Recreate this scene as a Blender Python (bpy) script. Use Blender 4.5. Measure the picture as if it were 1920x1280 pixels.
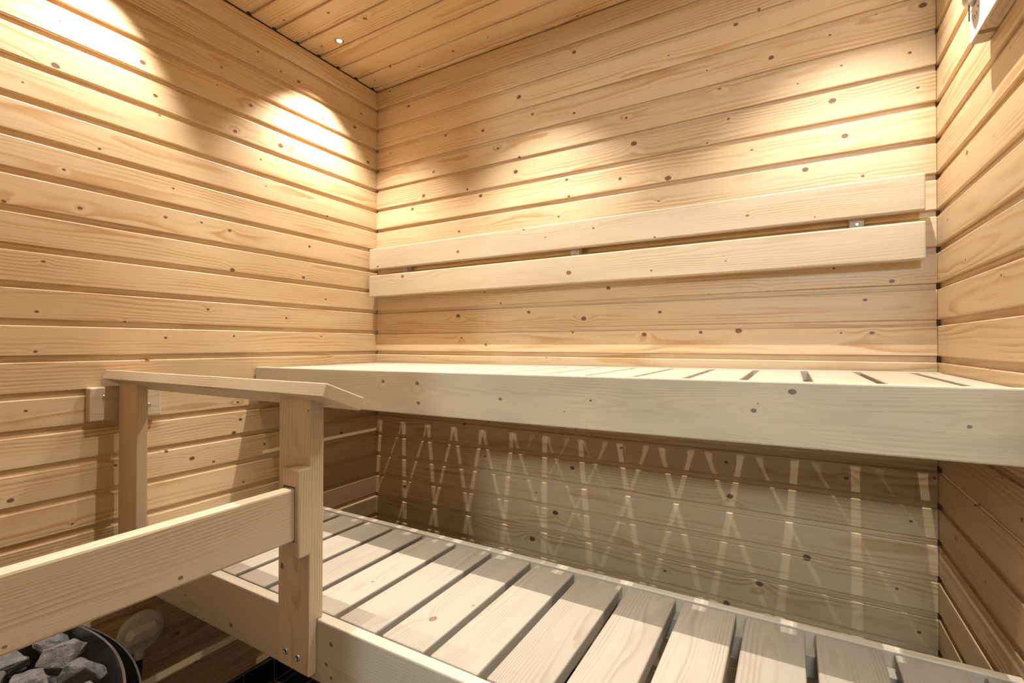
import bpy, bmesh, math, random
from mathutils import Matrix, Vector, noise as mnoise

# ------------------------------------------------------------------ clear
for o in list(bpy.data.objects):
    bpy.data.objects.remove(o, do_unlink=True)
scene = bpy.context.scene
COL = scene.collection
random.seed(7)

# ------------------------------------------------------------------ constants (metres, floor = 0)
Z0 = 1.139                    # height of the measuring datum above the tiled floor
W = 1.869                     # room width along the back wall
D = 1.56                      # room depth
HC = 1.142 + Z0               # ceiling
P = 0.088                     # cladding pitch
TILT = 0.0073                 # both benches rise very slightly along the back wall
LAMP_X = (0.145, 0.832, 1.694)
LAMP_Y = (-0.322, -0.93)

# ------------------------------------------------------------------ camera
cam_d = bpy.data.cameras.new('camera')
cam_d.sensor_width = 36.0
cam_d.lens = 36.0 * 899.7 / 1920.0
cam_d.clip_start = 0.01
cam = bpy.data.objects.new('camera', cam_d)
COL.objects.link(cam)
yaw, pitch, roll = 0.528628, 0.005768, 0.0003
fw0 = Vector((-math.sin(yaw), math.cos(yaw), 0)); rt0 = Vector((math.cos(yaw), math.sin(yaw), 0)); up0 = Vector((0, 0, 1))
fw = fw0 * math.cos(pitch) + up0 * math.sin(pitch)
up = -fw0 * math.sin(pitch) + up0 * math.cos(pitch)
rt = rt0 * math.cos(roll) + up * math.sin(roll)
up = -rt0 * math.sin(roll) + up * math.cos(roll)
M = Matrix((rt, up, -fw)).transposed().to_4x4()
M.translation = Vector((1.56739, -1.50939, 0.03622 + Z0))
cam.matrix_world = M
scene.camera = cam

# ------------------------------------------------------------------ world and exposure
world = bpy.data.worlds.new('world')
scene.world = world
world.use_nodes = True
world.node_tree.nodes['Background'].inputs[0].default_value = (0.9, 0.95, 1.0, 1)
world.node_tree.nodes['Background'].inputs[1].default_value = 0.0
vs = scene.view_settings
vs.view_transform = 'Standard'
vs.look = 'None'
vs.exposure = 0.05
vs.gamma = 1.0
vs.use_curve_mapping = False
SPOT_W = 76.0                 # each ceiling spotlight of the sauna
SPOT_COL = (1.0, 0.965, 0.91)
WASH_W = 135.0                 # ceiling lamp of the washroom behind the open doorway
WASH_COL = (0.77, 0.91, 1.0)

# ------------------------------------------------------------------ materials
def new_mat(name):
    m = bpy.data.materials.new(name)
    m.use_nodes = True
    nt = m.node_tree
    return m, nt, nt.nodes['Principled BSDF']

class N:
    """tiny helper for building node chains"""
    def __init__(s, nt): s.nt = nt
    def node(s, t, **k):
        n = s.nt.nodes.new(t)
        for a, b in k.items(): setattr(n, a, b)
        return n
    def put(s, sock, v):
        if isinstance(v, bpy.types.NodeSocket): s.nt.links.new(v, sock)
        else: sock.default_value = v
    def math(s, op, a, b=None, c=None, clamp=False):
        n = s.node('ShaderNodeMath', operation=op, use_clamp=clamp)
        s.put(n.inputs[0], a)
        if b is not None: s.put(n.inputs[1], b)
        if c is not None: s.put(n.inputs[2], c)
        return n.outputs[0]
    def vmath(s, op, a, b=None, scale=None):
        n = s.node('ShaderNodeVectorMath', operation=op)
        s.put(n.inputs[0], a)
        if b is not None: s.put(n.inputs[1], b)
        if scale is not None: s.put(n.inputs['Scale'], scale)
        return n.outputs['Value'] if op in ('LENGTH', 'DOT_PRODUCT') else n.outputs[0]
    def ramp(s, v, lo, hi, a=0.0, b=1.0, smooth=True):
        n = s.node('ShaderNodeMapRange')
        n.interpolation_type = 'SMOOTHSTEP' if smooth else 'LINEAR'
        s.put(n.inputs[0], v)
        for i, x in enumerate((lo, hi, a, b)): s.put(n.inputs[i + 1], x)
        return n.outputs[0]
    def noise(s, vec, scale, detail=2.0, rough=0.5):
        n = s.node('ShaderNodeTexNoise')
        s.put(n.inputs['Vector'], vec)
        n.inputs['Scale'].default_value = scale
        n.inputs['Detail'].default_value = detail
        n.inputs['Roughness'].default_value = rough
        return n.outputs[0]
    def mix(s, f, a, b, mode='MIX'):
        n = s.node('ShaderNodeMix', data_type='RGBA', blend_type=mode)
        s.put(n.inputs[0], f)
        for i, x in ((6, a), (7, b)):
            if isinstance(x, tuple): x = (*x, 1.0)
            s.put(n.inputs[i], x)
        return n.outputs[2]

NK = 10
KX = 0.78                     # knots are a little longer along the board

def wood(name, light, dark, knot, nk=NK, contrast=0.5, spacing=0.0065, rough=0.42, spec=0.35, grey=0.0, greycol=(0.42, 0.40, 0.36), fibre=0.10, bump=0.10):
    m, nt, bs = new_mat(name)
    g = N(nt)
    tc = g.node('ShaderNodeTexCoord')
    obj = tc.outputs['Object']
    oi = g.node('ShaderNodeObjectInfo')
    rnd = oi.outputs['Random']
    sep = g.node('ShaderNodeSeparateXYZ'); nt.links.new(obj, sep.inputs[0])
    x, y, z = sep.outputs
    # a random place in the trunk for every piece
    wn = g.node('ShaderNodeTexWhiteNoise', noise_dimensions='1D'); nt.links.new(rnd, wn.inputs['W'])
    ws = g.node('ShaderNodeSeparateXYZ'); nt.links.new(wn.outputs['Color'], ws.inputs[0])
    r1, r2, r3 = ws.outputs
    off = g.math('MULTIPLY', rnd, 137.0)
    xo = g.math('ADD', x, off)
    # knots
    cv = g.node('ShaderNodeCombineXYZ')
    g.put(cv.inputs[0], g.math('MULTIPLY', x, KX)); g.put(cv.inputs[2], z)
    wob = g.noise(obj, 90.0, 1.0)
    dmin = None; defl = None
    for i in range(nk):
        at = g.node('ShaderNodeAttribute', attribute_type='OBJECT', attribute_name='knot%d' % i)
        ar = g.node('ShaderNodeAttribute', attribute_type='OBJECT', attribute_name='knotsize%d' % i)
        d = g.vmath('LENGTH', g.vmath('SUBTRACT', cv.outputs[0], at.outputs['Vector']))
        dn = g.math('DIVIDE', d, g.math('ADD', ar.outputs['Fac'], 1e-5))
        dmin = dn if dmin is None else g.math('MINIMUM', dmin, dn)
        e = g.math('MULTIPLY', g.math('EXPONENT', g.math('MULTIPLY', g.math('MULTIPLY', dn, dn), -0.055)), ar.outputs['Fac'])
        defl = e if defl is None else g.math('ADD', defl, e)
    dmin = g.math('ADD', dmin, g.math('MULTIPLY', g.math('SUBTRACT', wob, 0.5), 0.55))
    # growth rings around an imagined pith
    nv = g.node('ShaderNodeCombineXYZ')
    g.put(nv.inputs[0], g.math('MULTIPLY', xo, 1.6)); g.put(nv.inputs[1], g.math('MULTIPLY', y, 5.0)); g.put(nv.inputs[2], g.math('MULTIPLY', z, 7.0))
    n1 = g.noise(nv.outputs[0], 1.0, 2.5, 0.55)
    nv2 = g.node('ShaderNodeCombineXYZ')
    g.put(nv2.inputs[0], g.math('MULTIPLY', xo, 9.0)); g.put(nv2.inputs[1], g.math('MULTIPLY', y, 30.0)); g.put(nv2.inputs[2], g.math('MULTIPLY', z, 60.0))
    n2 = g.noise(nv2.outputs[0], 1.0, 2.0)
    oz = g.math('MULTIPLY', g.math('SUBTRACT', r1, 0.5), 0.10)
    oy = g.math('ADD', g.math('MULTIPLY', r2, 0.05), 0.012)
    zz = g.math('ADD', z, oz); yy = g.math('ADD', y, oy)
    rad = g.math('SQRT', g.math('ADD', g.math('MULTIPLY', zz, zz), g.math('MULTIPLY', yy, yy)))
    rad = g.math('ADD', rad, g.math('MULTIPLY', n1, 0.045))
    rad = g.math('ADD', rad, g.math('MULTIPLY', n2, 0.0025))
    rad = g.math('SUBTRACT', rad, g.math('MULTIPLY', defl, 2.0))
    fr = g.math('FRACT', g.math('DIVIDE', rad, spacing))
    late = g.math('MULTIPLY', g.ramp(fr, 0.25, 0.86), g.ramp(fr, 1.0, 0.88))
    # lines fade in and out
    nv3 = g.node('ShaderNodeCombineXYZ')
    g.put(nv3.inputs[0], g.math('MULTIPLY', xo, 2.5)); g.put(nv3.inputs[2], g.math('MULTIPLY', z, 22.0)); g.put(nv3.inputs[1], y)
    n3 = g.noise(nv3.outputs[0], 1.0, 2.0)
    late = g.math('MULTIPLY', late, g.ramp(n3, 0.36, 0.66, 0.05, 1.0))
    late = g.math('MULTIPLY', late, contrast)
    # fine fibre
    nf = g.node('ShaderNodeCombineXYZ')
    g.put(nf.inputs[0], g.math('MULTIPLY', xo, 9.0)); g.put(nf.inputs[1], g.math('MULTIPLY', y, 420.0)); g.put(nf.inputs[2], g.math('MULTIPLY', z, 420.0))
    nfib = g.noise(nf.outputs[0], 1.0, 2.0, 0.6)
    # heart wood blush in broad soft streaks
    bl = g.ramp(n1, 0.42, 0.70, 0.0, 0.32)
    c = g.mix(bl, light, tuple(a * 0.72 + b * 0.28 for a, b in zip(light, dark)))
    c = g.mix(late, c, dark)
    # grey weathering
    if grey > 0:
        nv4 = g.node('ShaderNodeCombineXYZ')
        g.put(nv4.inputs[0], g.math('MULTIPLY', xo, 3.2)); g.put(nv4.inputs[1], g.math('MULTIPLY', y, 9.0)); g.put(nv4.inputs[2], g.math('MULTIPLY', z, 11.0))
        n4 = g.noise(nv4.outputs[0], 1.0, 3.0, 0.6)
        c = g.mix(g.ramp(n4, 0.38, 0.75, 0.0, grey), c, greycol)
    # knot halo, body and rim
    halo = g.ramp(dmin, 3.2, 1.0, 0.0, 0.30)
    c = g.mix(halo, c, tuple(min(1, a * 1.02) for a in light))
    warm = g.math('MULTIPLY', g.ramp(dmin, 1.9, 1.0), 0.55)
    c = g.mix(warm, c, dark)
    body = g.ramp(dmin, 1.12, 0.9)
    c = g.mix(body, c, tuple(a * 1.6 for a in knot))
    rim = g.math('MULTIPLY', g.ramp(dmin, 1.16, 1.0), g.ramp(dmin, 0.55, 0.85))
    core = g.ramp(dmin, 0.45, 0.1, 0.0, 0.6)
    c = g.mix(g.math('MAXIMUM', rim, core), c, knot)
    # brightness of every piece differs a little
    br = g.math('ADD', g.math('MULTIPLY', r3, 0.16), 0.91)
    br = g.math('ADD', br, g.math('MULTIPLY', g.math('SUBTRACT', nfib, 0.5), fibre * 2.0))
    hs = g.vmath('SCALE', c, scale=br)
    nt.links.new(hs, bs.inputs['Base Color'])
    rg = g.math('ADD', g.math('MULTIPLY', nfib, 0.22), rough - 0.10)
    nt.links.new(rg, bs.inputs['Roughness'])
    bs.inputs['Specular IOR Level'].default_value = spec
    bp = g.node('ShaderNodeBump')
    bp.inputs['Strength'].default_value = bump
    bp.inputs['Distance'].default_value = 0.002
    h = g.math('ADD', nfib, g.math('MULTIPLY', late, 0.4))
    nt.links.new(h, bp.inputs['Height'])
    nt.links.new(bp.outputs[0], bs.inputs['Normal'])
    return m

KNOT = (0.115, 0.055, 0.03)
WALL_NK = (1, 3, 5, 10)
M_WALLS = [wood('spruce_cladding_%d' % k, (0.635, 0.468, 0.277), (0.46, 0.24, 0.082), KNOT, nk=k, contrast=0.78, spacing=0.0078, rough=0.40, spec=0.45) for k in WALL_NK]
M_WALL = M_WALLS[0]
def wall_mat(n): return M_WALLS[[i for i, k in enumerate(WALL_NK) if k >= min(n, NK)][0]]
M_BENCH = wood('bench_spruce', (0.53, 0.445, 0.325), (0.38, 0.27, 0.16), (0.15, 0.09, 0.06), contrast=0.45, spacing=0.0045, nk=1, rough=0.5, spec=0.28, grey=0.35, greycol=(0.52, 0.45, 0.36))
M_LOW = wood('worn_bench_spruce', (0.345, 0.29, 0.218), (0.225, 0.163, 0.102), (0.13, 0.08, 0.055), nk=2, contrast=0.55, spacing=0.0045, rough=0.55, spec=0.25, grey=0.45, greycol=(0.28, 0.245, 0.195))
M_LBEAM = wood('lower_beam_spruce', (0.50, 0.42, 0.305), (0.34, 0.25, 0.15), (0.13, 0.08, 0.055), nk=5, contrast=0.5, spacing=0.0042, rough=0.5, spec=0.28, grey=0.4, greycol=(0.37, 0.33, 0.26))
M_BEAM = wood('weathered_beam', (0.55, 0.46, 0.315), (0.385, 0.285, 0.16), (0.13, 0.09, 0.07), contrast=0.4, spacing=0.0042, rough=0.5, spec=0.28, grey=0.55, greycol=(0.36, 0.32, 0.25))
M_RAIL = wood('rail_pine', (0.56, 0.445, 0.30), (0.38, 0.25, 0.13), (0.16, 0.085, 0.05), nk=8, contrast=0.6, spacing=0.0046, rough=0.5, spec=0.28)

def plain(name, col, rough=0.5, metal=0.0, spec=0.4, nscale=0.0, namt=0.0, bump=0.0):
    m, nt, bs = new_mat(name)
    g = N(nt)
    tc = g.node('ShaderNodeTexCoord')
    n = g.noise(tc.outputs['Object'], nscale or 30.0, 4.0, 0.6)
    f = g.math('ADD', g.math('MULTIPLY', g.math('SUBTRACT', n, 0.5), namt * 2), 1.0)
    rgb = g.node('ShaderNodeRGB'); rgb.outputs[0].default_value = (*col, 1)
    nt.links.new(g.vmath('SCALE', rgb.outputs[0], scale=f), bs.inputs['Base Color'])
    bs.inputs['Roughness'].default_value = rough
    bs.inputs['Metallic'].default_value = metal
    bs.inputs['Specular IOR Level'].default_value = spec
    if bump:
        bp = g.node('ShaderNodeBump'); bp.inputs['Strength'].default_value = bump; bp.inputs['Distance'].default_value = 0.004
        nt.links.new(n, bp.inputs['Height']); nt.links.new(bp.outputs[0], bs.inputs['Normal'])
    return m

M_BACK = plain('dark_backing', (0.22, 0.13, 0.07), 0.9, namt=0.1)
M_GROUT = plain('grey_grout', (0.30, 0.28, 0.25), 0.9, namt=0.15, nscale=60)
M_TILE = plain('black_tile', (0.012, 0.011, 0.010), 0.35, namt=0.3, nscale=120)
M_STEEL = plain('screw_steel', (0.55, 0.55, 0.54), 0.3, 1.0)
M_DARK = plain('socket_black', (0.02, 0.02, 0.02), 0.5)
M_RIM = plain('heater_steel', (0.30, 0.28, 0.26), 0.38, 1.0, namt=0.15, nscale=14)
M_SHELL = plain('heater_black', (0.025, 0.024, 0.023), 0.42, 0.0, namt=0.2)
M_PLASTIC = plain('beige_plastic', (0.80, 0.74, 0.66), 0.5, namt=0.03)
M_RUBBER = plain('black_cable', (0.012, 0.012, 0.012), 0.5)
M_WHITE = plain('washroom_tile', (0.30, 0.30, 0.30), 0.7, namt=0.03)
M_SHIELD = plain('shield_board', (0.55, 0.53, 0.50), 0.7, namt=0.05)
M_FACE = plain('dial_paper', (0.83, 0.80, 0.76), 0.45, namt=0.02)
M_INK = plain('dial_ink', (0.03, 0.03, 0.035), 0.6)

def stone_mat():
    m, nt, bs = new_mat('heater_stone')
    g = N(nt)
    tc = g.node('ShaderNodeTexCoord'); oi = g.node('ShaderNodeObjectInfo')
    v = g.vmath('ADD', tc.outputs['Object'], oi.outputs['Location'])
    n1 = g.noise(v, 38.0, 6.0, 0.7); n2 = g.noise(v, 320.0, 3.0, 0.7)
    c = g.mix(g.ramp(n1, 0.3, 0.7), (0.10, 0.097, 0.097), (0.24, 0.225, 0.22))
    c = g.mix(g.ramp(n2, 0.52, 0.72, 0.0, 0.55), c, (0.36, 0.345, 0.335))
    c = g.mix(g.ramp(n2, 0.45, 0.30, 0.0, 0.5), c, (0.05, 0.048, 0.048))
    nt.links.new(c, bs.inputs['Base Color'])
    bs.inputs['Roughness'].default_value = 0.75
    bp = g.node('ShaderNodeBump'); bp.inputs['Strength'].default_value = 0.8; bp.inputs['Distance'].default_value = 0.006
    nt.links.new(g.math('ADD', n1, g.math('MULTIPLY', n2, 0.35)), bp.inputs['Height'])
    nt.links.new(bp.outputs[0], bs.inputs['Normal'])
    return m
M_STONE = stone_mat()

def emit_mat(name, col, s):
    m, nt, bs = new_mat(name)
    bs.inputs['Base Color'].default_value = (*col, 1)
    bs.inputs['Emission Color'].default_value = (*col, 1)
    bs.inputs['Emission Strength'].default_value = s
    return m

# ------------------------------------------------------------------ object helpers
def link(name, me, mat=None, parent=None, mw=None):
    o = bpy.data.objects.new(name, me)
    COL.objects.link(o)
    if mat is not None and len(me.materials) == 0:
        me.materials.append(mat)
    if parent is not None:
        o.parent = parent
    if mw is not None:
        o.matrix_local = mw
    return o

def tag(o, label, cat, group=None):
    o['label'] = label; o['category'] = cat
    if group: o['group'] = group
    return o

def thing(name, label, cat, loc=(0, 0, 0), group=None, mw=None):
    o = bpy.data.objects.new(name, None)
    COL.objects.link(o)
    o.empty_display_size = 0.05
    if mw is not None: o.matrix_world = mw
    else: o.location = loc
    return tag(o, label, cat, group)

def structure(o):
    o['kind'] = 'structure'
    return o

def knots(o, ks):
    ks = [(u, w, r * 0.74) for u, w, r in ks]
    for i, (u, w, r) in enumerate(ks[:NK]):
        o['knot%d' % i] = [u * KX, 0.0, w]
        o['knotsize%d' % i] = r
    return o

def frame(X, Y, loc):
    X = Vector(X).normalized(); Y = Vector(Y).normalized()
    m = Matrix((X, Y, X.cross(Y))).transposed().to_4x4()
    m.translation = Vector(loc)
    return m

def from_bm(bm, name, smooth=False, angle=None):
    me = bpy.data.meshes.new(name)
    bmesh.ops.recalc_face_normals(bm, faces=bm.faces)
    bm.to_mesh(me); bm.free()
    if smooth:
        for p in me.polygons: p.use_smooth = True
    return me

def plank_mesh(L, w, T, bev=0.0025, seg=2, name='plank'):
    """length along X from 0, width along Z about 0, thickness from the face at Y=0 to Y=T"""
    bm = bmesh.new()
    bmesh.ops.create_cube(bm, size=1.0)
    for v in bm.verts:
        v.co = Vector(((v.co.x + 0.5) * L, (v.co.y + 0.5) * T, v.co.z * w))
    if bev:
        bmesh.ops.bevel(bm, geom=list(bm.edges), offset=bev, segments=seg, affect='EDGES', profile=0.5)
    return from_bm(bm, name)

def plank(name, L, w, T, mw, mat, parent=None, bev=0.0025, ks=()):
    return knots(link(name, plank_mesh(L, w, T, bev, name=name), mat, parent, mw), list(ks))

def box_mesh(x0, x1, y0, y1, z0, z1, bev=0.0, seg=2, name='box'):
    bm = bmesh.new()
    bmesh.ops.create_cube(bm, size=1.0)
    for v in bm.verts:
        v.co = Vector((x0 + (v.co.x + .5) * (x1 - x0), y0 + (v.co.y + .5) * (y1 - y0), z0 + (v.co.z + .5) * (z1 - z0)))
    if bev: bmesh.ops.bevel(bm, geom=list(bm.edges), offset=bev, segments=seg, affect='EDGES', profile=0.5)
    return from_bm(bm, name)

def lathe_mesh(prof, n=24, name='lathe', cap0=True, cap1=True, smooth=True):
    """profile of (radius, height) turned about local Z"""
    bm = bmesh.new(); rings = []
    for r, h in prof:
        rings.append([bm.verts.new((r * math.cos(2 * math.pi * i / n), r * math.sin(2 * math.pi * i / n), h)) for i in range(n)])
    for a, b in zip(rings, rings[1:]):
        for i in range(n): bm.faces.new((a[i], a[(i + 1) % n], b[(i + 1) % n], b[i]))
    if cap0: bm.faces.new(rings[0])
    if cap1: bm.faces.new(rings[-1])
    return from_bm(bm, name, smooth)

def board_mesh(L, name='board', tongue=True):
    """tongue and groove cladding board: face at Y=0, pitch P, recess below it shows the tongue"""
    g = 0.0076
    zb, zt = -P / 2 + g, P / 2 - g
    prof = [(0.0, zb + 0.0026), (0.0008, zb + 0.0009), (0.0026, zb), (0.0070, zb), (0.0070, zb + 0.007), (0.014, zb + 0.007),
            (0.014, zt + 0.0175), (0.0078, zt + 0.0175), (0.0078, zt + 0.0008), (0.0072, zt), (0.0024, zt), (0.0007, zt - 0.0008), (0.0, zt - 0.0024)]
    prof = [(y, z if z < zt else z + (0.0022 if z > zt + 0.01 else 0.0)) for y, z in prof]
    if not tongue:
        prof = prof[:6] + [(0.014, zt)] + prof[10:]
    bm = bmesh.new()
    a = [bm.verts.new((0, y, z)) for y, z in prof]; b = [bm.verts.new((L, y, z)) for y, z in prof]
    n = len(prof)
    for i in range(n): bm.faces.new((a[i], a[(i + 1) % n], b[(i + 1) % n], b[i]))
    bm.faces.new(a); bm.faces.new(b)
    return from_bm(bm, name)

# ------------------------------------------------------------------ the room shell
KB = {1: [(0.929, 0.0162, 0.0063), (1.488, -0.0337, 0.0037), (0.184, 0.0192, 0.0067)], 2: [(1.429, 0.0304, 0.0054), (1.241, -0.0016, 0.0025), (0.714, 0.0075, 0.0077)], 3: [(1.351, 0.0086, 0.0024), (1.518, -0.0037, 0.0059), (0.929, -0.015, 0.0045), (1.752, 0.0367, 0.0034), (1.843, 0.0259, 0.0071), (1.654, 0.0144, 0.0028), (0.379, 0.0296, 0.0053), (0.557, 0.0087, 0.0061), (0.769, 0.0201, 0.0048), (0.082, 0.0168, 0.0034)], 4: [(1.385, 0.0355, 0.0047), (1.109, 0.0137, 0.0043), (1.679, 0.0146, 0.0028), (1.818, 0.0055, 0.0033), (1.581, -0.0059, 0.0022), (0.624, 0.0161, 0.005), (0.715, -0.0346, 0.0048), (0.319, -0.0161, 0.0054)], 5: [(1.133, 0.0143, 0.0085), (1.409, 0.0273, 0.0039), (1.351, -0.03, 0.0031), (1.833, 0.0032, 0.0033), (1.659, 0.0157, 0.0077), (0.7, 0.0028, 0.0078), (0.266, -0.0169, 0.0076), (0.485, -0.0263, 0.0051)], 6: [(1.469, 0.0133, 0.003), (1.686, 0.0052, 0.0069), (0.206, 0.025, 0.0066), (0.547, 0.0272, 0.0071), (0.901, 0.0269, 0.0055), (1.088, -0.0019, 0.0052), (1.239, -0.0265, 0.0082), (0.909, -0.031, 0.0046)], 0: [(0.078, 0.0222, 0.0034)], 7: [(0.445, -0.0084, 0.0052), (0.871, -0.0072, 0.0037), (1.21, -0.0046, 0.0033), (1.598, 0.0218, 0.0065), (1.723, -0.0176, 0.0034)], 10: [(0.636, -0.0316, 0.0039), (1.049, -0.0006, 0.0061), (0.565, 0.0117, 0.003), (1.781, -0.0263, 0.0053), (1.508, -0.0424, 0.0082), (1.354, -0.039, 0.0039), (1.661, 0.0151, 0.0028)], 11: [(0.442, 0.0148, 0.0083), (0.754, 0.0189, 0.0057), (0.963, -0.0096, 0.008), (1.214, 0.0035, 0.0049), (1.727, 0.0176, 0.0041)], 12: [(0.57, -0.0094, 0.005), (0.923, 0.0324, 0.0036), (1.165, 0.0228, 0.0067), (0.458, 0.0174, 0.0041), (1.434, 0.0308, 0.0076), (1.332, 0.0275, 0.0047), (1.676, 0.0219, 0.0028), (1.741, 0.0211, 0.0047)], 13: [(0.824, 0.0336, 0.0028)], 19: [(0.164, 0.0127, 0.0078), (0.859, 0.0265, 0.0092), (1.599, 0.036, 0.0078), (1.788, 0.0036, 0.0033)], 17: [(0.391, 0.0304, 0.0032), (0.567, 0.0112, 0.004), (0.816, -0.0357, 0.0028), (1.411, -0.0044, 0.0077), (1.816, -0.001, 0.0033), (0.922, 0.0133, 0.0072)], 16: [(0.469, 0.0354, 0.0052), (1.401, 0.0044, 0.0046), (1.686, -0.0016, 0.0048), (1.861, 0.0229, 0.0026), (1.091, 0.0122, 0.0043)], 15: [(0.584, -0.0351, 0.004)], 20: [(0.769, 0.0062, 0.0095), (1.485, 0.0275, 0.0082), (1.227, 0.0019, 0.0041), (1.831, -0.0032, 0.0039)], 18: [(0.784, -0.0032, 0.0028)], 21: [(1.4, 0.036, 0.0069)]}
KL = {4: [(0.501, -0.0252, 0.0079), (0.716, -0.0028, 0.0053), (0.786, 0.036, 0.0032), (0.943, -0.0175, 0.0061), (1.104, -0.0071, 0.0085)], 5: [(0.443, -0.0058, 0.0025), (1.031, 0.0072, 0.0036), (0.727, 0.0332, 0.0031), (0.664, 0.0371, 0.0022)], 3: [(0.685, -0.0116, 0.0067), (0.886, 0.0193, 0.0025), (0.995, 0.0004, 0.0054), (1.511, -0.0204, 0.0069), (0.509, 0.0021, 0.0026)], 2: [(0.899, -0.0064, 0.0034), (1.438, 0.0142, 0.0066), (1.285, -0.0165, 0.0041)], 1: [(1.02, 0.0192, 0.0036), (1.176, -0.0091, 0.0059), (1.105, -0.0064, 0.0038), (1.472, -0.0041, 0.0045)], 6: [(1.304, -0.036, 0.0042), (1.05, 0.0094, 0.0028), (0.589, -0.0238, 0.0035)], 7: [(0.518, -0.0129, 0.0033), (0.763, 0.0093, 0.0031)], 8: [(0.413, -0.0307, 0.0037), (0.55, -0.0131, 0.0048), (0.743, 0.0079, 0.0046), (0.841, 0.0142, 0.0033), (0.927, 0.0071, 0.0052), (1.223, 0.0074, 0.005)], 10: [(0.481, 0.0165, 0.0039), (1.297, -0.0092, 0.0042)], 9: [(0.936, -0.0312, 0.0069), (1.198, -0.024, 0.0059)], 11: [(0.47, -0.0177, 0.0038), (0.646, -0.0353, 0.0036), (0.861, 0.012, 0.0041), (1.129, -0.0019, 0.0038)], 12: [(0.468, -0.0258, 0.0038), (0.745, 0.0108, 0.0039), (0.942, 0.0183, 0.0035), (1.276, 0.0212, 0.0031)], 13: [(0.699, 0.0352, 0.0045)], 14: [(0.452, 0.0102, 0.0032), (0.955, -0.022, 0.0044)], 15: [(0.943, -0.0315, 0.0061), (0.964, 0.009, 0.0053)], 16: [(0.817, -0.0007, 0.0064), (0.88, -0.0237, 0.0042), (0.748, 0.0335, 0.0046), (0.627, 0.0195, 0.0036), (0.427, -0.0186, 0.0056), (1.373, -0.0117, 0.0064), (1.048, 0.0015, 0.0037)], 17: [(0.974, -0.0222, 0.0035), (0.538, -0.0205, 0.0027)], 22: [(0.778, 0.0206, 0.0039)], 23: [(0.83, -0.0054, 0.0032)]}
KR = {9: [(0.09, 0.0072, 0.003)], 10: [(0.215, -0.0135, 0.0027)], 11: [(0.405, 0.0196, 0.0027)], 13: [(0.348, 0.036, 0.0024)], 8: [(0.228, 0.0223, 0.0058), (0.078, -0.0177, 0.0024), (0.375, 0.0003, 0.0018)], 7: [(0.246, -0.0162, 0.0021), (0.451, 0.0249, 0.0021)], 17: [(0.139, 0.0164, 0.0057), (0.32, 0.0001, 0.0034)], 18: [(0.036, 0.0328, 0.0037)], 15: [(0.484, -0.011, 0.0041), (0.405, 0.0325, 0.0031)], 16: [(0.156, 0.0232, 0.0017), (0.263, 0.0361, 0.0041)]}
# knots of the ceiling boards as (x, y, size)
KC = [(0.233, -0.4415, 0.0054), (0.317, -0.359, 0.0073), (0.088, -0.408, 0.0028), (0.06, -0.332, 0.005), (0.071, -0.493, 0.0046), (0.474, -0.306, 0.0053),
      (0.184, -0.105, 0.0043), (0.058, -0.067, 0.0045), (0.286, -0.05, 0.0043), (0.465, -0.063, 0.006), (0.623, -0.065, 0.0029), (0.736, -0.054, 0.0028)]

CLAD_TOP = 1.144 + Z0
PLINTH = CLAD_TOP - 25 * P                 # cladding stops above a black tile plinth
def zc(i): return CLAD_TOP - (i + 0.5) * P

def random_knots(L, k):
    return [(random.uniform(0.05, L - 0.05), random.uniform(-0.03, 0.03), random.uniform(0.0025, 0.006)) for _ in range(k)]

def clad(parent, n0, n1, L, X, Y, at, kmap=None, rk=0):
    me = board_mesh(L)
    me.materials.append(M_WALL)
    me_top = board_mesh(L, tongue=False)
    me_top.materials.append(M_WALL)
    for i in range(n0, n1):
        loc = at(zc(i))
        o = link('board', me_top if i == 0 else me, None, parent, frame(X, Y, loc))
        ks = kmap.get(i, []) if kmap is not None else random_knots(L, rk)
        o.material_slots[0].link = 'OBJECT'; o.material_slots[0].material = wall_mat(len(ks))
        knots(o, ks)

TH = 0.014
wall_back = structure(link('wall_back', box_mesh(-0.03, W + 0.03, TH, TH + 0.05, 0.0, HC + 0.03), M_BACK))
wall_left = structure(link('wall_left', box_mesh(-TH - 0.05, -TH, -D - 0.1, TH, 0.0, HC + 0.03), M_BACK))
wall_right = structure(link('wall_right', box_mesh(W + TH, W + TH + 0.05, -D - 0.1, TH, 0.0, HC + 0.03), M_BACK))
clad(wall_back, 0, 25, W - 0.002, (1, 0, 0), (0, 1, 0), lambda z: (0.001, 0, z), KB)
clad(wall_left, 0, 25, D + 0.0135, (0, 1, 0), (-1, 0, 0), lambda z: (0, -D, z), KL)
clad(wall_right, 0, 25, D + 0.0135, (0, -1, 0), (1, 0, 0), lambda z: (W, 0.0135, z), {k: [(u + 0.0135, w, r) for u, w, r in v] for k, v in KR.items()})

# front wall with the open doorway the photographer stands in
DX0, DX1, DH = 1.15, 1.862, 2.19
bm = bmesh.new()
for a, b, c, d in ((-0.03, DX0, 0.0, HC + 0.03), (DX0, DX1, DH, HC + 0.03), (DX1, W + 0.03, 0.0, HC + 0.03)):
    r = bmesh.ops.create_cube(bm, size=1.0)
    for v in r['verts']:
        v.co = Vector((a + (v.co.x + .5) * (b - a), -D - TH - 0.08 + (v.co.y + .5) * 0.08, c + (v.co.z + .5) * (d - c)))
wall_front = structure(link('wall_front', from_bm(bm, 'wall_front'), M_BACK))
clad(wall_front, 0, 25, DX0 - 0.03, (-1, 0, 0), (0, -1, 0), lambda z: (DX0 - 0.03, -D, z), None, 4)
clad(wall_front, 0, 1, W - DX0 + 0.03, (-1, 0, 0), (0, -1, 0), lambda z: (W, -D, z), None, 3)
jamb = structure(link('trim_1', box_mesh(DX0 - 0.03, DX0, -D - 0.10, -D + 0.002, 0.001, DH, 0.002), M_WALL))
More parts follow.
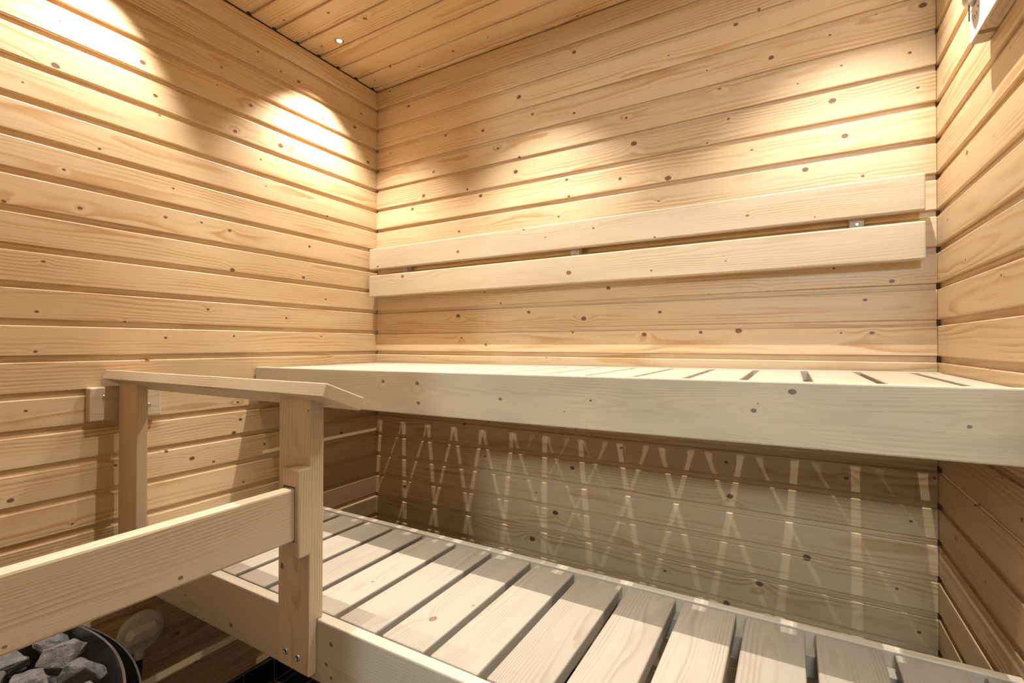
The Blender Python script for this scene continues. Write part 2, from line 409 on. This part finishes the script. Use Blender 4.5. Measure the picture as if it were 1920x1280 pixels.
head = structure(link('trim_2', box_mesh(DX0 - 0.03, DX1, -D - 0.10, -D + 0.002, DH, DH + 0.018, 0.002), M_WALL))

# ceiling boards run along the back wall
ceiling = structure(link('ceiling', box_mesh(-0.03, W + 0.03, -D - 0.08, 0.05, HC + TH, HC + TH + 0.04), M_BACK))
PC = 0.0915
CY0 = -0.023
me = board_mesh(W + 0.004)
for v in me.vertices: v.co.z *= PC / P
me.materials.append(M_WALL)
for i in range(18):
    yc = CY0 + PC * 0.5 - PC * i
    if yc - PC * .5 < -D - 0.09: break
    o = link('board', me, None, ceiling, frame((1, 0, 0), (0, 0, 1), (-0.002, yc, HC)))
    o.material_slots[0].link = 'OBJECT'; o.material_slots[0].material = wall_mat(5)
    knots(o, [(x + 0.002, -(y - yc), r) for x, y, r in KC if abs(y - yc) < PC * .46] + (random_knots(W, 3) if i > 6 else [(x + random.uniform(-.1, .1), random.uniform(-.03, .03), 0.004) for x in (0.95, 1.5)]))

# tiled floor and plinth
floor = structure(link('floor', box_mesh(-0.06, W + 0.06, -D - 0.1, 0.06, -0.05, -0.0015), M_GROUT))
TP, TG = 0.108, 0.005
tile = box_mesh(0, TP - TG, 0, TP - TG, -0.004, 0.0, 0.0008, 1, 'tile'); tile.materials.append(M_TILE)
for i in range(18):
    for j in range(15):
        x0 = 0.003 + i * TP; y0 = 0.0685 - (j + 1) * TP + TG / 2
        if x0 + TP - TG > W + 0.012 or y0 + TP > 0.012 + TG or y0 < -D - 0.1: continue
        link('tile', tile, None, floor, Matrix.Translation((x0, y0, 0)))
pt = box_mesh(0, TP - TG, 0, 0.006, 0.0, PLINTH - 0.006, 0.0008, 1, 'tile'); pt.materials.append(M_TILE)
grb = box_mesh(0.0, W, 0.005, TH, 0, PLINTH - 0.001); gl = box_mesh(-TH, -0.005, -D, 0, 0, PLINTH - 0.001); gr = box_mesh(W + 0.005, W + TH, -D, 0, 0, PLINTH - 0.001)
for q, par in ((grb, wall_back), (gl, wall_left), (gr, wall_right)):
    link('grout', q, M_GROUT, par)
for k in range(17):
    link('tile', pt, None, wall_back, frame((1, 0, 0), (0, 1, 0), (0.01 + k * TP, 0, 0.003)))
for k in range(14):
    y0 = -0.472 + TG / 2 + (3 - k) * TP
    if -D - 0.05 < y0 < -0.09:
        link('tile', pt, None, wall_left, frame((0, 1, 0), (-1, 0, 0), (0, y0, 0.003)))
        link('tile', pt, None, wall_right, frame((0, -1, 0), (1, 0, 0), (W, y0 + TP - TG, 0.003)))

# the washroom beyond the doorway
WX0, WX1, WY0, WH = 0.55, 3.0, -4.4, 2.42
structure(link('wall_washroom_far', box_mesh(WX0, WX1, WY0 - 0.05, WY0, 0, WH), M_WHITE))
structure(link('wall_washroom_left', box_mesh(WX0 - 0.05, WX0, WY0, -D - 0.1, 0, WH), M_WHITE))
structure(link('wall_washroom_right', box_mesh(WX1, WX1 + 0.05, WY0, -D - 0.1, 0, WH), M_WHITE))
structure(link('ceiling_washroom', box_mesh(WX0, WX1, WY0, -D - 0.1, WH, WH + 0.05), M_WHITE))
structure(link('floor_washroom', box_mesh(WX0, WX1, WY0, -D - 0.1, -0.05, -0.001), M_GROUT))
structure(link('wall_washroom_near', box_mesh(W + 0.07, WX1, -D - 0.12, -D - 0.1, 0, WH), M_WHITE))

wl = thing('ceiling_lamp', 'round white glass ceiling lamp in the washroom outside the doorway', 'lamp', (1.85, -3.4, WH))
link('lamp_base', lathe_mesh([(0.19, 0.0), (0.19, -0.025)], 40), M_STEEL, wl)
link('lamp_shade', lathe_mesh([(0.175, -0.02), (0.18, -0.05), (0.165, -0.075), (0.10, -0.095), (0.03, -0.10)], 40), emit_mat('opal_glass', WASH_COL, 20.0), wl)
ld = bpy.data.lights.new('washroom_light', 'POINT'); ld.shadow_soft_size = 0.11; ld.energy = WASH_W; ld.color = WASH_COL
lo = bpy.data.objects.new('washroom_light', ld); COL.objects.link(lo); lo.parent = wl; lo.location = (0, 0, -0.22)

# ------------------------------------------------------------------ ceiling spotlights
M_GLOW = emit_mat('spot_glow', (1.0, 0.93, 0.80), 60.0)
names = {(0, 0): 'tiny bright ceiling spotlight over the bench corner by the wall with the handrail block',
         (1, 0): 'tiny bright ceiling spotlight over the middle of the upper bench',
         (2, 0): 'tiny bright ceiling spotlight over the upper bench by the thermometer wall',
         (0, 1): 'tiny bright ceiling spotlight over the heater railing by the junction box wall',
         (1, 1): 'tiny bright ceiling spotlight over the front edge of the lower bench',
         (2, 1): 'tiny bright ceiling spotlight over the lower bench by the thermometer wall'}
ring_me = lathe_mesh([(0.0085, 0.002), (0.0085, -0.0015), (0.011, -0.003), (0.015, -0.002), (0.0155, 0.002)], 24, cap0=False, cap1=False); ring_me.materials.append(M_STEEL)
glow_me = lathe_mesh([(0.0085, 0.001), (0.0085, -0.001), (0.006, -0.0025), (0.002, -0.003)], 20); glow_me.materials.append(M_GLOW)
for i, lx in enumerate(LAMP_X):
    for j, ly in enumerate(LAMP_Y):
        t = thing('ceiling_spotlight', names[(i, j)], 'lamp', (lx, ly, HC), 'ceiling spotlights')
        link('bezel', ring_me, None, t); link('lens', glow_me, None, t)
        sd = bpy.data.lights.new('spot', 'SPOT'); sd.energy = SPOT_W * (1.0 if j == 0 else 0.7); sd.color = SPOT_COL
        sd.spot_size = math.radians(93 if j == 0 else 82); sd.spot_blend = 0.85 if j == 0 else 0.6; sd.shadow_soft_size = 0.004
        so = bpy.data.objects.new('spot', sd); COL.objects.link(so); so.parent = t; so.location = (0, 0, -0.012)
        if j == 1: so.rotation_euler = (math.radians(-12), 0, 0)      # the front row is turned a little towards the doorway

# ------------------------------------------------------------------ upper bench
def rz(z): return z + Z0
tilt = Matrix.Rotation(-math.atan(TILT), 4, 'Y')
ub = thing('upper_bench', 'upper sauna bench of pale slats with a deep weathered front beam', 'bench', mw=Matrix.Translation((0, 0, rz(-0.0405))) @ tilt)
BT = 0.022
plank('front_beam', W - 0.006, 0.1135, BT, frame((1, 0, 0), (0, 1, 0), (0.003, -0.547, -0.0568)), M_BEAM, ub, 0.003,
      [(0.591, 0.0269, 0.0051), (0.714, 0.0256, 0.0056), (0.970, -0.0027, 0.0044), (0.718, -0.026, 0.0049), (1.195, 0.0059, 0.0028), (1.134, -0.0219, 0.0017), (1.564, 0.040, 0.0055), (1.504, 0.0038, 0.0043), (1.792, -0.0026, 0.0028), (1.511, 0.0166, 0.0014)])
plank('rear_rail', W - 0.006, 0.028, 0.028, frame((1, 0, 0), (0, 1, 0), (0.003, -0.0505, -0.0165)), M_BENCH, ub, 0.002)
plank('bearer', W - 0.006, 0.038, 0.035, frame((1, 0, 0), (0, 1, 0), (0.003, -0.5240, -0.052)), M_BENCH, ub, 0.002)
UG, UP = 0.0155, 0.1104
edges = [0.004]
g = 1.8144 - 16 * UP
cent = [g + k * UP for k in range(17)]
segs = []
prev = 0.004
for c in cent:
    segs.append((prev, c - UG / 2)); prev = c + UG / 2
segs.append((prev, W - 0.004))
sme = {}
for a, b in segs:
    w = round(b - a, 4)
    if w not in sme:
        sme[w] = plank_mesh(0.468, w, 0.021, 0.0022, name='slat'); sme[w].materials.append(M_BENCH)
    o = link('slat', sme[w], None, ub, frame((0, 1, 0), (0, 0, -1), ((a + b) / 2, -0.5235, -0.004)))

# ------------------------------------------------------------------ lower bench
lb = thing('lower_bench', 'lower sauna bench of worn slats framed by a front beam and narrow rear strip', 'bench', mw=Matrix.Translation((0, 0, rz(-0.480))) @ tilt)
plank('front_beam', W - 0.006, 0.115, BT, frame((1, 0, 0), (0, 1, 0), (0.003, -0.9205, -0.0575)), M_LBEAM, lb, 0.003,
      [(0.52, -0.0332, 0.0052), (0.335, -0.0183, 0.0025), (0.84, 0.0228, 0.0044), (0.827, -0.0172, 0.0034), (0.84, -0.0378, 0.0034)])
plank('rear_strip', W - 0.006, 0.09, 0.018, frame((1, 0, 0), (0, 1, 0), (0.003, -0.510, -0.045)), M_BENCH, lb, 0.002)
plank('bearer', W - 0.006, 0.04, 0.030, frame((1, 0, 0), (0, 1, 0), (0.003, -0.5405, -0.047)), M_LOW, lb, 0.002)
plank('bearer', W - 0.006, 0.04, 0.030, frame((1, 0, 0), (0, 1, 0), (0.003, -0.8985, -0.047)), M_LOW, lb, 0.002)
LW = 0.0938
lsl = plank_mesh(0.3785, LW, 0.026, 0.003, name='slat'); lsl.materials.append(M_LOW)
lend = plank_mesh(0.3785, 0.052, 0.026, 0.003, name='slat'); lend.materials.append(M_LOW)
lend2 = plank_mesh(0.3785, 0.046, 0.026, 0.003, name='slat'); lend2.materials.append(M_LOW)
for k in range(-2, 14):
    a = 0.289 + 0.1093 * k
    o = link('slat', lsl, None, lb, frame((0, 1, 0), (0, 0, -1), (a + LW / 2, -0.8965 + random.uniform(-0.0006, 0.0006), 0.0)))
    # local width axis points to -x
    K = [(0.991, -0.8125, 0.0075), (1.0293, -0.7382, 0.0025), (0.7868, -0.7664, 0.003)]
    knots(o, [(y + 0.8965, -(x - a - LW / 2), r) for x, y, r in K if a < x < a + LW])
link('slat', lend, None, lb, frame((0, 1, 0), (0, 0, -1), (0.0295, -0.8965, 0)))
link('slat', lend2, None, lb, frame((0, 1, 0), (0, 0, -1), (1.8425, -0.8965, 0)))

# ------------------------------------------------------------------ backrest
br = thing('backrest', 'wooden backrest of two long horizontal boards screwed to the wall above the upper bench', 'backrest', (0, 0, rz(0.28)))
plank('backrest_board', 1.817, 0.0885, 0.026, frame((1, 0, 0), (0, 1, 0), (0.020, -0.06, 0.1138)), M_RAIL, br, 0.004,
      [(0.465, -0.0109, 0.006), (0.05, -0.0332, 0.0045), (0.747, 0.038, 0.0037), (0.831, 0.0022, 0.0027), (1.001, 0.0121, 0.0034), (1.194, -0.0381, 0.0032), (1.443, -0.0068, 0.0036), (1.598, -0.0319, 0.002)])
plank('backrest_board', 1.820, 0.0905, 0.026, frame((1, 0, 0), (0, 1, 0), (0.018, -0.06, 0.0)), M_RAIL, br, 0.004,
      [(0.19, 0.0301, 0.0065), (0.918, -0.0095, 0.0079), (1.186, -0.0232, 0.0032), (1.39, -0.0122, 0.0022)])
scr = lathe_mesh([(0.0045, 0.0), (0.0045, 0.0016), (0.003, 0.0024), (0.0016, 0.0016)], 16, name='screw', cap0=False); scr.materials.append(M_STEEL)
for bx in (0.192, 0.946, 1.708):
    b = plank('batten', 0.19, 0.030, 0.0335, frame((0, 0, 1), (0, 1, 0), (bx, -0.034, -0.032)), M_BENCH, br, 0.0015)
    link('screw', scr, None, b, Matrix.Translation((0.089, 0.0, 0.0)) @ Matrix.Rotation(math.radians(90), 4, 'X'))

# ------------------------------------------------------------------ railing beside the heater
rail = thing('heater_railing', 'low wooden railing with two posts and a slanted handrail guarding the heater', 'railing', (0, -0.938, rz(-0.57)))
RO = Vector((0, -0.938, rz(-0.57)))
def lf(m): return Matrix.Translation(-RO) @ m
phi = math.radians(-111.5)
hm = Matrix.Translation((0.005, -0.957, rz(-0.0305))) @ Matrix.Rotation(phi, 4, 'X') @ Matrix.Translation((0, 0, 0.045))
plank('handrail', 0.871, 0.090, 0.0255, lf(hm), M_RAIL, rail, 0.0022)
def post_mesh(prof, w, bev):
    """side profile in (height, depth), extruded across local Z"""
    bm = bmesh.new()
    a = [bm.verts.new((h, d, -w / 2)) for h, d in prof]; b = [bm.verts.new((h, d, w / 2)) for h, d in prof]
    n = len(prof)
    for i in range(n): bm.faces.new((a[i], a[(i + 1) % n], b[(i + 1) % n], b[i]))
    bm.faces.new(a); bm.faces.new(b)
    bmesh.ops.recalc_face_normals(bm, faces=bm.faces)
    bmesh.ops.bevel(bm, geom=list(bm.edges), offset=bev, segments=2, affect='EDGES', profile=0.5)
    return from_bm(bm, 'post')
zt = -0.0635
pr = post_mesh([(0, 0), (zt + 0.572, 0), (zt + 0.572 - 0.0125, 0.030), (0.0985, 0.030), (0.0985, 0.0168), (0, 0.0168)], 0.092, 0.0022)
pR = link('post', pr, M_RAIL, rail, lf(Matrix.Translation((0.7585, -0.938, rz(-0.572))) @ Matrix.Rotation(0.006, 4, 'Y') @ frame((0, 0, 1), (0, 1, 0), (0, 0, 0))))
knots(pR, [(0.185, 0.034, 0.0055), (0.486, -0.040, 0.002)])
pl = post_mesh([(0, 0), (zt + 0.572, 0), (zt + 0.572 - 0.0105, 0.0255), (0.0985, 0.0255), (0.0985, 0.0168), (0, 0.0168)], 0.100, 0.0022)
pL = link('post', pl, M_RAIL, rail, lf(Matrix.Translation((0.079, -0.938, rz(-0.572))) @ Matrix.Rotation(0.004, 4, 'Y') @ frame((0, 0, 1), (0, 1, 0), (0, 0, 0))))
bolt = lathe_mesh([(0.0062, -0.001), (0.0062, 0.0012), (0.0048, 0.0020), (0.0034, 0.0020), (0.0030, 0.0006)], 20, name='bolt', cap0=False, cap1=False); bolt.materials.append(M_STEEL)
sock = lathe_mesh([(0.0031, 0.0), (0.0031, 0.0007)], 6, name='socket', smooth=False); sock.materials.append(M_DARK)
for bx, bz in ((0.738, 0.028), (0.773, 0.027)):
    mm = Matrix.Translation((bz, -0.0004, 0.7585 - bx)) @ Matrix.Rotation(math.radians(90), 4, 'X')
    b = link('bolt', bolt, None, pR, mm)
    link('socket', sock, None, pR, mm)
blk = plank('wall_block', 0.161, 0.088, 0.0275, lf(frame((0, 1, 0), (-1, 0, 0), (0.028, -0.998, rz(-0.119)))), M_RAIL, rail, 0.004)
for sy, sz in ((-0.968, -0.100), (-0.868, -0.131)):
    link('screw', scr, None, blk, Matrix.Translation((sy + 0.998, 0.0, sz + 0.119)) @ Matrix.Rotation(math.radians(90), 4, 'X'))
# bracket with a pocket for the removable guard board
def bracket_mesh():
    ox0, ox1, oz0, oz1 = 0.7625, 0.8125, -0.3455, -0.187
    ix0, ix1, iz0, iz1 = 0.7685, 0.8025, -0.3170, -0.2185
    bm = bmesh.new()
    def ring(x0, x1, z0, z1, y): return [bm.verts.new((x0, y, z0)), bm.verts.new((x1, y, z0)), bm.verts.new((x1, y, z1)), bm.verts.new((x0, y, z1))]
    of, ob = ring(ox0, ox1, oz0, oz1, -0.965), ring(ox0, ox1, oz0, oz1, -0.9385)
    jf, jb = ring(ix0, ix1, iz0, iz1, -0.965), ring(ix0, ix1, iz0, iz1, -0.9385)
    outer = []
    for i in range(4):
        j = (i + 1) % 4
        bm.faces.new((of[i], of[j], jf[j], jf[i])); bm.faces.new((ob[j], ob[i], jb[i], jb[j]))
        outer.append(bm.faces.new((of[j], of[i], ob[i], ob[j]))); bm.faces.new((jf[i], jf[j], jb[j], jb[i]))
    eg = [e for e in bm.edges if (e.verts[0] in of and e.verts[1] in of) or any(e.verts[0] is of[i] and e.verts[1] is ob[i] or e.verts[1] is of[i] and e.verts[0] is ob[i] for i in range(4))]
    bmesh.ops.recalc_face_normals(bm, faces=bm.faces)
    bmesh.ops.bevel(bm, geom=eg, offset=0.004, segments=3, affect='EDGES', profile=0.5)
    # local X up so that the grain runs upright
    T = frame((0, 0, 1), (0, 1, 0), (0, 0, 0)).inverted()
    bm.transform(T)
    return from_bm(bm, 'rail_bracket')
link('rail_bracket', bracket_mesh(), M_RAIL, rail, lf(Matrix.Translation((0, 0, Z0)) @ frame((0, 0, 1), (0, 1, 0), (0, 0, 0))))
gb = plank('guard_board', D - 0.943, 0.094, 0.027, frame((0, 1, 0), (-1, 0, 0), (0.800, -D + 0.001, rz(-0.269))), M_RAIL, None, 0.004, [(0.41, -0.034, 0.0032), (0.23, -0.036, 0.002)])
tag(gb, 'thick pine guard board resting in a bracket on the railing post above the heater', 'board')

# ------------------------------------------------------------------ heater with stones
def outline(off, n=18):
    """rounded plan of the heater: bowed side towards the bench, flat side to the front wall"""
    cx, cy, R = 0.37, -1.67, 0.58 + off
    x0, x1, yb = 0.135 - off, 0.635 + off, -1.50 - off
    pts = []
    a0 = math.acos((x1 - cx) / R); a1 = math.acos((x0 - cx) / R)
    for i in range(n + 1):
        a = a0 + (a1 - a0) * i / n
        pts.append((cx + R * math.cos(a), cy + R * math.sin(a)))
    r = 0.05
    for k in range(5):
        a = math.pi + k / 4 * math.pi / 2
        pts.append((x0 + r + r * math.cos(a), yb + r + r * math.sin(a)))
    for k in range(5):
        a = 1.5 * math.pi + k / 4 * math.pi / 2
        pts.append((x1 - r + r * math.cos(a), yb + r + r * math.sin(a)))
    return pts
def shell_mesh(off, th, z0, z1, name):
    bm = bmesh.new()
    o, i_ = outline(off), outline(off - th)
    A = [bm.verts.new((x, y, z0)) for x, y in o]; B = [bm.verts.new((x, y, z1)) for x, y in o]
    Cc = [bm.verts.new((x, y, z1)) for x, y in i_]; Dd = [bm.verts.new((x, y, z0)) for x, y in i_]
    n = len(o)
    for k in range(n):
        j = (k + 1) % n
        bm.faces.new((A[k], A[j], B[j], B[k])); bm.faces.new((B[k], B[j], Cc[j], Cc[k])); bm.faces.new((Cc[k], Cc[j], Dd[j], Dd[k])); bm.faces.new((Dd[k], Dd[j], A[j], A[k]))
    return from_bm(bm, name)
ht = thing('sauna_heater', 'black electric sauna heater with bowed double steel rim heaped with stones', 'heater', (0.385, -1.3, 0))
HO = Matrix.Translation((-0.385, 1.3, 0))
HR = rz(-0.55)
link('basket_rim', shell_mesh(0.0, 0.004, 0.30, HR, 'basket_rim'), M_RIM, ht, HO)
link('outer_shell', shell_mesh(0.022, 0.003, 0.06, HR - 0.018, 'outer_shell'), M_SHELL, ht, HO)
def slab(pts, z0, z1, name):
    bm = bmesh.new()
    a = [bm.verts.new((x, y, z0)) for x, y in pts]; b = [bm.verts.new((x, y, z1)) for x, y in pts]
    n = len(pts)
    for k in range(n): bm.faces.new((a[k], a[(k + 1) % n], b[(k + 1) % n], b[k]))
    bm.faces.new(a); bm.faces.new(b)
    return from_bm(bm, name)
link('stone_grate', slab(outline(-0.006), HR - 0.135, HR - 0.125, 'stone_grate'), M_SHELL, ht, HO)
for fx in (0.2, 0.57):
    for fy in (-1.46, -1.2):
        link('foot', box_mesh(fx - .02, fx + .02, fy - .02, fy + .02, 0.0, 0.075, 0.003), M_SHELL, ht, HO)
link('crossbar', box_mesh(0.17, 0.60, -1.475, -1.185, 0.06, 0.075), M_SHELL, ht, HO)

def stone_mesh(rs, sc):
    bm = bmesh.new()
    for _ in range(13):
        v = Vector((rs.gauss(0, 1), rs.gauss(0, 1), rs.gauss(0, 1))).normalized()
        bm.verts.new(v * rs.uniform(0.86, 1.0))
    r = bmesh.ops.convex_hull(bm, input=list(bm.verts))
    dead = list({e for e in r['geom_interior'] + r['geom_unused'] if isinstance(e, bmesh.types.BMVert)})
    if dead: bmesh.ops.delete(bm, geom=dead, context='VERTS')
    for v in bm.verts: v.co = Vector((v.co.x * sc[0], v.co.y * sc[1], v.co.z * sc[2]))
    bmesh.ops.dissolve_limit(bm, angle_limit=math.radians(14), verts=bm.verts, edges=bm.edges)
    bmesh.ops.bevel(bm, geom=list(bm.edges), offset=0.0018, segments=1, affect='EDGES', profile=0.5, clamp_overlap=True)
    bmesh.ops.triangulate(bm, faces=bm.faces)
    bmesh.ops.subdivide_edges(bm, edges=[e for e in bm.edges if e.calc_length() > 0.008], cuts=3, use_grid_fill=True)
    bmesh.ops.triangulate(bm, faces=bm.faces)
    o_ = Vector((rs.uniform(0, 50), rs.uniform(0, 50), rs.uniform(0, 50)))
    bm.normal_update()
    for v in bm.verts:
        v.co += v.normal * (0.0024 * mnoise.noise(v.co * 60 + o_) + 0.0016 * mnoise.noise(v.co * 190 + o_))
    return from_bm(bm, 'heater_stone')
rs = random.Random(11)
stones = []
def put_stone(x, y, z, s, rot, label):
    sc = (s * rs.uniform(1.1, 1.3), s * rs.uniform(0.9, 1.05), s * rs.uniform(0.75, 0.95))
    o = link('heater_stone', stone_mesh(rs, sc), M_STONE)
    o.location = (x, y, z); o.rotation_euler = (rs.uniform(-.35, .35), rs.uniform(-.35, .35), rot)
    tag(o, label, 'stone', 'stones heaped in the sauna heater')
# under layer, then the heap on top
for i in range(5):
    for j in range(4):
        put_stone(0.20 + i * 0.09 + rs.uniform(-.003, .003), -1.162 - j * 0.09 + (0.006 if 0 < i < 4 else -0.012), HR - 0.086 + rs.uniform(-0.002, 0.002), 0.038, rs.uniform(0, 6.28), 'rough grey stone in the lower layer, half hidden under the heap')
TOP = [(0.440, -1.146, 0.037), (0.350, -1.142, 0.037), (0.394, -1.205, 0.043), (0.268, -1.205, 0.039), (0.262, -1.142, 0.034), (0.330, -1.250, 0.039),
       (0.522, -1.160, 0.036), (0.478, -1.215, 0.038), (0.195, -1.170, 0.034), (0.205, -1.245, 0.038), (0.270, -1.310, 0.040), (0.405, -1.285, 0.041),
       (0.485, -1.300, 0.038), (0.550, -1.240, 0.038), (0.340, -1.370, 0.041), (0.430, -1.375, 0.040), (0.515, -1.385, 0.040), (0.250, -1.400, 0.040), (0.565, -1.320, 0.036), (0.190, -1.325, 0.036)]
for x, y, r in TOP:
    put_stone(x, y, HR - 0.024 + rs.uniform(-0.004, 0.006), r, rs.uniform(0, 6.28), 'angular grey stone on top, lying along the bowed basket rim' if y > -1.175 else 'angular grey stone on top of the heap, clear of the bowed rim')

sh = link('heat_shield', box_mesh(0.0005, 0.0125, -1.52, -0.998, rz(-0.95), rz(-0.52), 0.001), M_SHIELD)
tag(sh, 'pale grey heat shield panel fixed to the wall beside the heater', 'panel')

# ------------------------------------------------------------------ junction box with cable
jb = thing('junction_box', 'round beige junction box with raised cap on the wall under the lower bench', 'junction box', mw=frame((0, 1, 0), (0, 0, 1), (0.0, -0.876, rz(-0.760))))
link('base_plate', lathe_mesh([(0.056, 0.0), (0.056, 0.008), (0.052, 0.014), (0.047, 0.016)], 48), M_PLASTIC, jb)
bm = bmesh.new()
lo_ = [(-0.042, -0.024), (0.030, -0.024), (0.044, -0.004), (0.044, 0.010), (0.032, 0.022), (-0.030, 0.022), (-0.044, 0.004)]
a = [bm.verts.new((x, y, 0.014)) for x, y in lo_]; b = [bm.verts.new((x * 0.80, y * 0.55, 0.036)) for x, y in lo_]
for k in range(len(lo_)): bm.faces.new((a[k], a[(k + 1) % len(lo_)], b[(k + 1) % len(lo_)], b[k]))
bm.faces.new(a); bm.faces.new(b)
bmesh.ops.recalc_face_normals(bm, faces=bm.faces)
bmesh.ops.bevel(bm, geom=list(bm.edges), offset=0.002, segments=2, affect='EDGES', profile=0.5)
link('cap', from_bm(bm, 'cap'), M_PLASTIC, jb)
link('cable_entry', lathe_mesh([(0.011, 0.0), (0.011, 0.022), (0.009, 0.024)], 20), M_PLASTIC, jb, Matrix.Translation((-0.006, -0.046, 0.012)) @ Matrix.Rotation(math.radians(90), 4, 'X'))
for sx in (-0.040, 0.041):
    link('screw', scr, M_DARK, jb, Matrix.Translation((sx, 0.003, 0.0165)))
def tube(pts, r, name, mat, label, cat):
    cu = bpy.data.curves.new(name, 'CURVE'); cu.dimensions = '3D'; cu.bevel_depth = r; cu.bevel_resolution = 4
    sp = cu.splines.new('NURBS'); sp.points.add(len(pts) - 1); sp.use_endpoint_u = True; sp.order_u = 3
    for p_, q in zip(sp.points, pts): p_.co = (*q, 1)
    tmp = bpy.data.objects.new(name, cu); COL.objects.link(tmp)
    bpy.context.view_layer.update()
    me = bpy.data.meshes.new_from_object(tmp.evaluated_get(bpy.context.evaluated_depsgraph_get()))
    bpy.data.objects.remove(tmp, do_unlink=True)
    for p_ in me.polygons: p_.use_smooth = True
    o = link(name, me, mat)
    return tag(o, label, cat)
jy, jz = -0.882, rz(-0.760)
tube([(0.013, jy, jz - 0.062), (0.014, jy, jz - 0.12), (0.020, jy - 0.02, jz - 0.20), (0.04, jy - 0.10, jz - 0.28), (0.07, jy - 0.17, jz - 0.30), (0.102, jy - 0.21, jz - 0.29)], 0.0075, 'power_cable', M_RUBBER,
     'black power cable hanging from the round junction box to the heater', 'cable')

# ------------------------------------------------------------------ thermometer high on the wall
th = thing('wall_thermometer', 'wooden wall thermometer with a white dial face and dark needle', 'thermometer', (W, -0.36, rz(0.568)))
tb = knots(link('wooden_body', plank_mesh(0.20, 0.15, 0.0245, 0.003, name='wooden_body'), M_RAIL, th, frame((0, -1, 0), (1, 0, 0), (-0.025, 0.0, 0.075))), [(0.043, -0.078, 0.007)])
link('face_plate', box_mesh(-0.0262, -0.0248, -0.197, -0.003, 0.003, 0.147), M_FACE, th)
link('dial_rim', lathe_mesh([(0.020, 0.0), (0.020, 0.010), (0.014, 0.014)], 28), M_STEEL, th, Matrix.Translation((-0.026, -0.028, 0.078)) @ Matrix.Rotation(math.radians(-90), 4, 'Y'))
link('needle', box_mesh(-0.035, -0.0335, -0.0305, -0.0285, 0.030, 0.078), M_INK, th, Matrix.Translation((0, 0, 0)))
tick = box_mesh(-0.0266, -0.0261, -0.0006, 0.0006, -0.004, 0.004, name='scale_mark'); tick.materials.append(M_INK)
for k in range(9):
    a = math.radians(-80 + k * 20)
    link('scale_mark', tick, None, th, Matrix.Translation((0, -0.028 - 0.042 * math.sin(a) * 0.6, 0.078 - 0.042 * math.cos(a))) @ Matrix.Rotation(-a, 4, 'X'))
